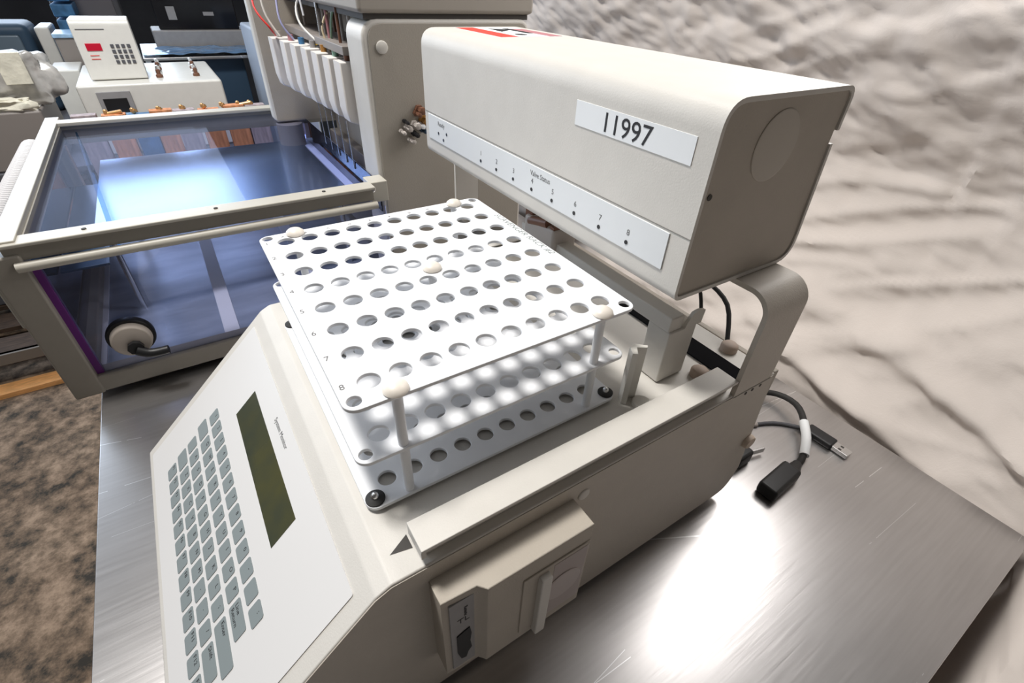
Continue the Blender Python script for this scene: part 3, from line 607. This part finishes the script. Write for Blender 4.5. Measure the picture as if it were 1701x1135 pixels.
# foil bag
def blob(mb, c, r, seed, amp=.3, sub=4):
    b = bmesh.new(); bmesh.ops.create_icosphere(b, subdivisions=sub, radius=1)
    for v in b.verts:
        n = v.co.normalized(); k = 1 + amp * noise.noise(n * 1.7 + Vector((seed, 0, 0))) + amp * .5 * noise.noise(n * 5 + Vector((0, seed, 0)))
        sx = math.copysign(abs(n.x) ** .6, n.x); sy = math.copysign(abs(n.y) ** .6, n.y); sz = math.copysign(abs(n.z) ** .6, n.z)
        v.co = Vector((c[0] + sx * r[0] * k, c[1] + sy * r[1] * k, c[2] + max(sz * r[2] * k, -r[2] * .9)))
    mb._merge(b); return mb
q = thing('foil_bag', 'crumpled silver bag with a cream label on the mushroom grey box', 'bag', (-18.6, 80, -6))
blob(MB(), (-18.0, 81, -3.2), (4.2, 2.6, 3.1), 2.0).build('bag', foil, q); MB().box(-18.6, -16.0, 77.7, 77.9, -3.4, .0, .05).build('label', glove, q)
q = blob(MB(), (-19.7, 77.0, -5.5), (2.6, 1.0, .7), 7.0, .5).build('cream_cloth', glove); tag(q, 'folded cream cloth lying in front of the silver bag', 'cloth')
q = thing('blue_monitor', 'blue grey monitor casing at the far left edge', 'monitor', (-27, 116, -13))
MB().box(-24.8, -18.5, 112, 122, -13, .3, 1.2, 4).build('casing', navy, q); MB().box(-24.4, -20, 111.7, 112.2, -9, -1.2, .4, 3).build('screen', mat('slate_screen', (.12, .16, .20), .3), q)
q = MB().box(-17.8, -15.8, 112, 121, -13, -.2, .3).build('white_board', cream); tag(q, 'narrow upright white panel beside the blue grey monitor', 'board')
q = MB()
for k in range(9): q.box(-14.9, -11.8, 118, 128, -13 + k * 2.3, -11.1 + k * 2.3, .2)
q = q.build('blue_crate_stack', bluepl); tag(q, 'ribbed bright blue column of stacked bins at far left', 'bins')
q = thing('grey_oven', 'wide dark grey case on the far shelf above the keypad unit', 'case', (-5, 135, -13))
MB().box(-16, -5, 131, 143, -13, 9, .4).build('case', greyd, q); MB().box(-15, -6, 130.8, 131.1, -1, 6, .2).build('door', mat('smoked_grey', (.16, .15, .16), .4), q)
q = thing('small_meter', 'small pale topped meter between the blue column and keypad unit', 'meter', (-12.5, 103, -13))
MB().box(-14.8, -10.2, 103.5, 110.5, -13, -.9, .2).build('case', greym, q); MB().box(-14.9, -10.1, 103.2, 110.6, -.95, -.4, .1).build('lid', bluelt, q)
q = thing('steel_cart', 'steel cart draped with shiny blue film behind the white instrument', 'cart', (8, 115, -57))
MB().box(-4, 20, 104, 125, -4.6, -4.1, .1).build('shelf', steel, q)
for x in (-3.4, 19.4):
    for y in (104.6, 124.4): MB().box(x - .4, x + .4, y - .4, y + .4, -57, -4.6).build('post', steelp, q)
mb = MB(); g = [[mb.bm.verts.new((-3.8 + 20 * i / 30, 103.9 + 10.5 * j / 24, -3.62 + .35 * noise.noise(Vector((i * .3, j * .35, 2))))) for i in range(31)] for j in range(25)]
for j in range(24):
    for i in range(30): mb.bm.faces.new((g[j][i], g[j][i + 1], g[j + 1][i + 1], g[j + 1][i]))
fm = mb.build('blue_film', mat('shiny_blue_film', (.20, .34, .55), .15, metal=.4, var=.3, vscale=14)); tag(fm, 'crinkled shiny blue film spread on the steel cart', 'film')
MB().box(4, 12, 106, 112, -13, -4.7, .2).build('drawer', navy, q)
q = thing('black_monitor', 'black flat screen standing on a grey base at the top edge', 'monitor', (7, 128, -4))
MB().box(.2, 14.0, 116, 117.2, -1.0, 10.9, .2).build('screen', screen, q); MB().box(-1.2, 15.5, 115, 124, -4.1, -1.0, .3).build('base', greyb, q)
MB().box(2.2, 3.6, 115.9, 116.02, .6, 2.7).build('screen_mark', greyb, q)
MB().box(8.2, 10.0, 115.9, 116.02, 1.3, 1.9).build('screen_mark', greyb, q)
q = MB().box(12.5, 20, 88, 103.4, -57, 1.2, .4).build('white_cabinet', mat('pale_blue_enamel', (.48, .54, .64), .4)); tag(q, 'pale blue white cabinet standing behind the bath instrument', 'cabinet')
# things seen through the bath windows
for i, x in enumerate((-11.5, -8.6, -5.9, -3.7, -1.2, 1.6, 4.6, 7.2)):
    m_ = [woodg, woodr, bluepl, woodr, woodg, woodr, woodr, woodg][i]
    q = MB().box(x - 1.25, x + 1.2, 67.5, 68.8, -26, -5.4 - (i % 3) * .15, .06).build('crate_board', m_)
    tag(q, ['grey upright crate board, leftmost behind the bath', 'red brown upright crate board, second from left behind the bath', 'blue upright board between two red brown ones behind the bath', 'red brown crate board just right of the blue one', 'grey crate board behind the middle of the bath', 'red brown crate board right of the middle grey one', 'widest lit red brown crate board near the right of the bath', 'grey crate board, rightmost behind the bath'][i], 'board', 'upright boards behind the bath')
q = thing('open_crate', 'wooden crate base on the floor holding the upright boards', 'crate', (-2, 69, -57)); MB().box(-13, 8.6, 67, 72, -57, -26, .1).build('box', wood, q)
for i, x in enumerate((-9.3, -6.6, -3.9, -1.4, 1.0, 3.2, 5.2, 6.6)):
    q = MB().cyl((x, 68.2, -5.55), (x + (1.6 if i in (0, 6) else .35), 68.0, -5.3), .22, seg=12).lathe((x, 68.2, -5.5), [(.24, 0), (.24, .35), (.15, .45), (.05, .5)], seg=12).build('brass_fitting', brass)
    tag(q, 'small brass pipe fitting, number %s from the left in the row behind the bath' % ['one', 'two', 'three', 'four', 'five', 'six', 'seven', 'eight'][i], 'fitting', 'brass fittings in a row behind the bath')
# pallet on the floor at the left
q = thing('wooden_pallet', 'dark wooden pallet on the floor under the left instrument', 'pallet', (-45, 110, -57))
for k in range(4): MB().box(-80, -27, 97.5 + k * 10, 104 + k * 10, -50.9, -50, .1).build('deck_board', wood, q)
for x in (-78, -52, -29): MB().box(x - 1.5, x + 1.5, 97.6, 134, -56, -50.9, .1).build('stringer', wood, q)
MB().box(-80, -27, 97.2, 98.4, -52.2, -50.0, .1).build('edge_board', mat('grey_edge_wood', (.20, .175, .15), .7), q)
q = MB().box(-84, -20, 93.6, 97.2, -57, -56.0, .05).build('floor_plank', orange); tag(q, 'orange pine plank on the floor in front of the pallet', 'plank')
q = thing('pale_crate', 'pale blue edged box standing on the pallet', 'box', (-46, 122, -50)); MB().box(-70, -30, 118, 134, -50, -34, .3).build('box', greyd, q); MB().box(-70.2, -29.8, 117.8, 134, -34, -33.2, .1).build('lid', bluelt, q)
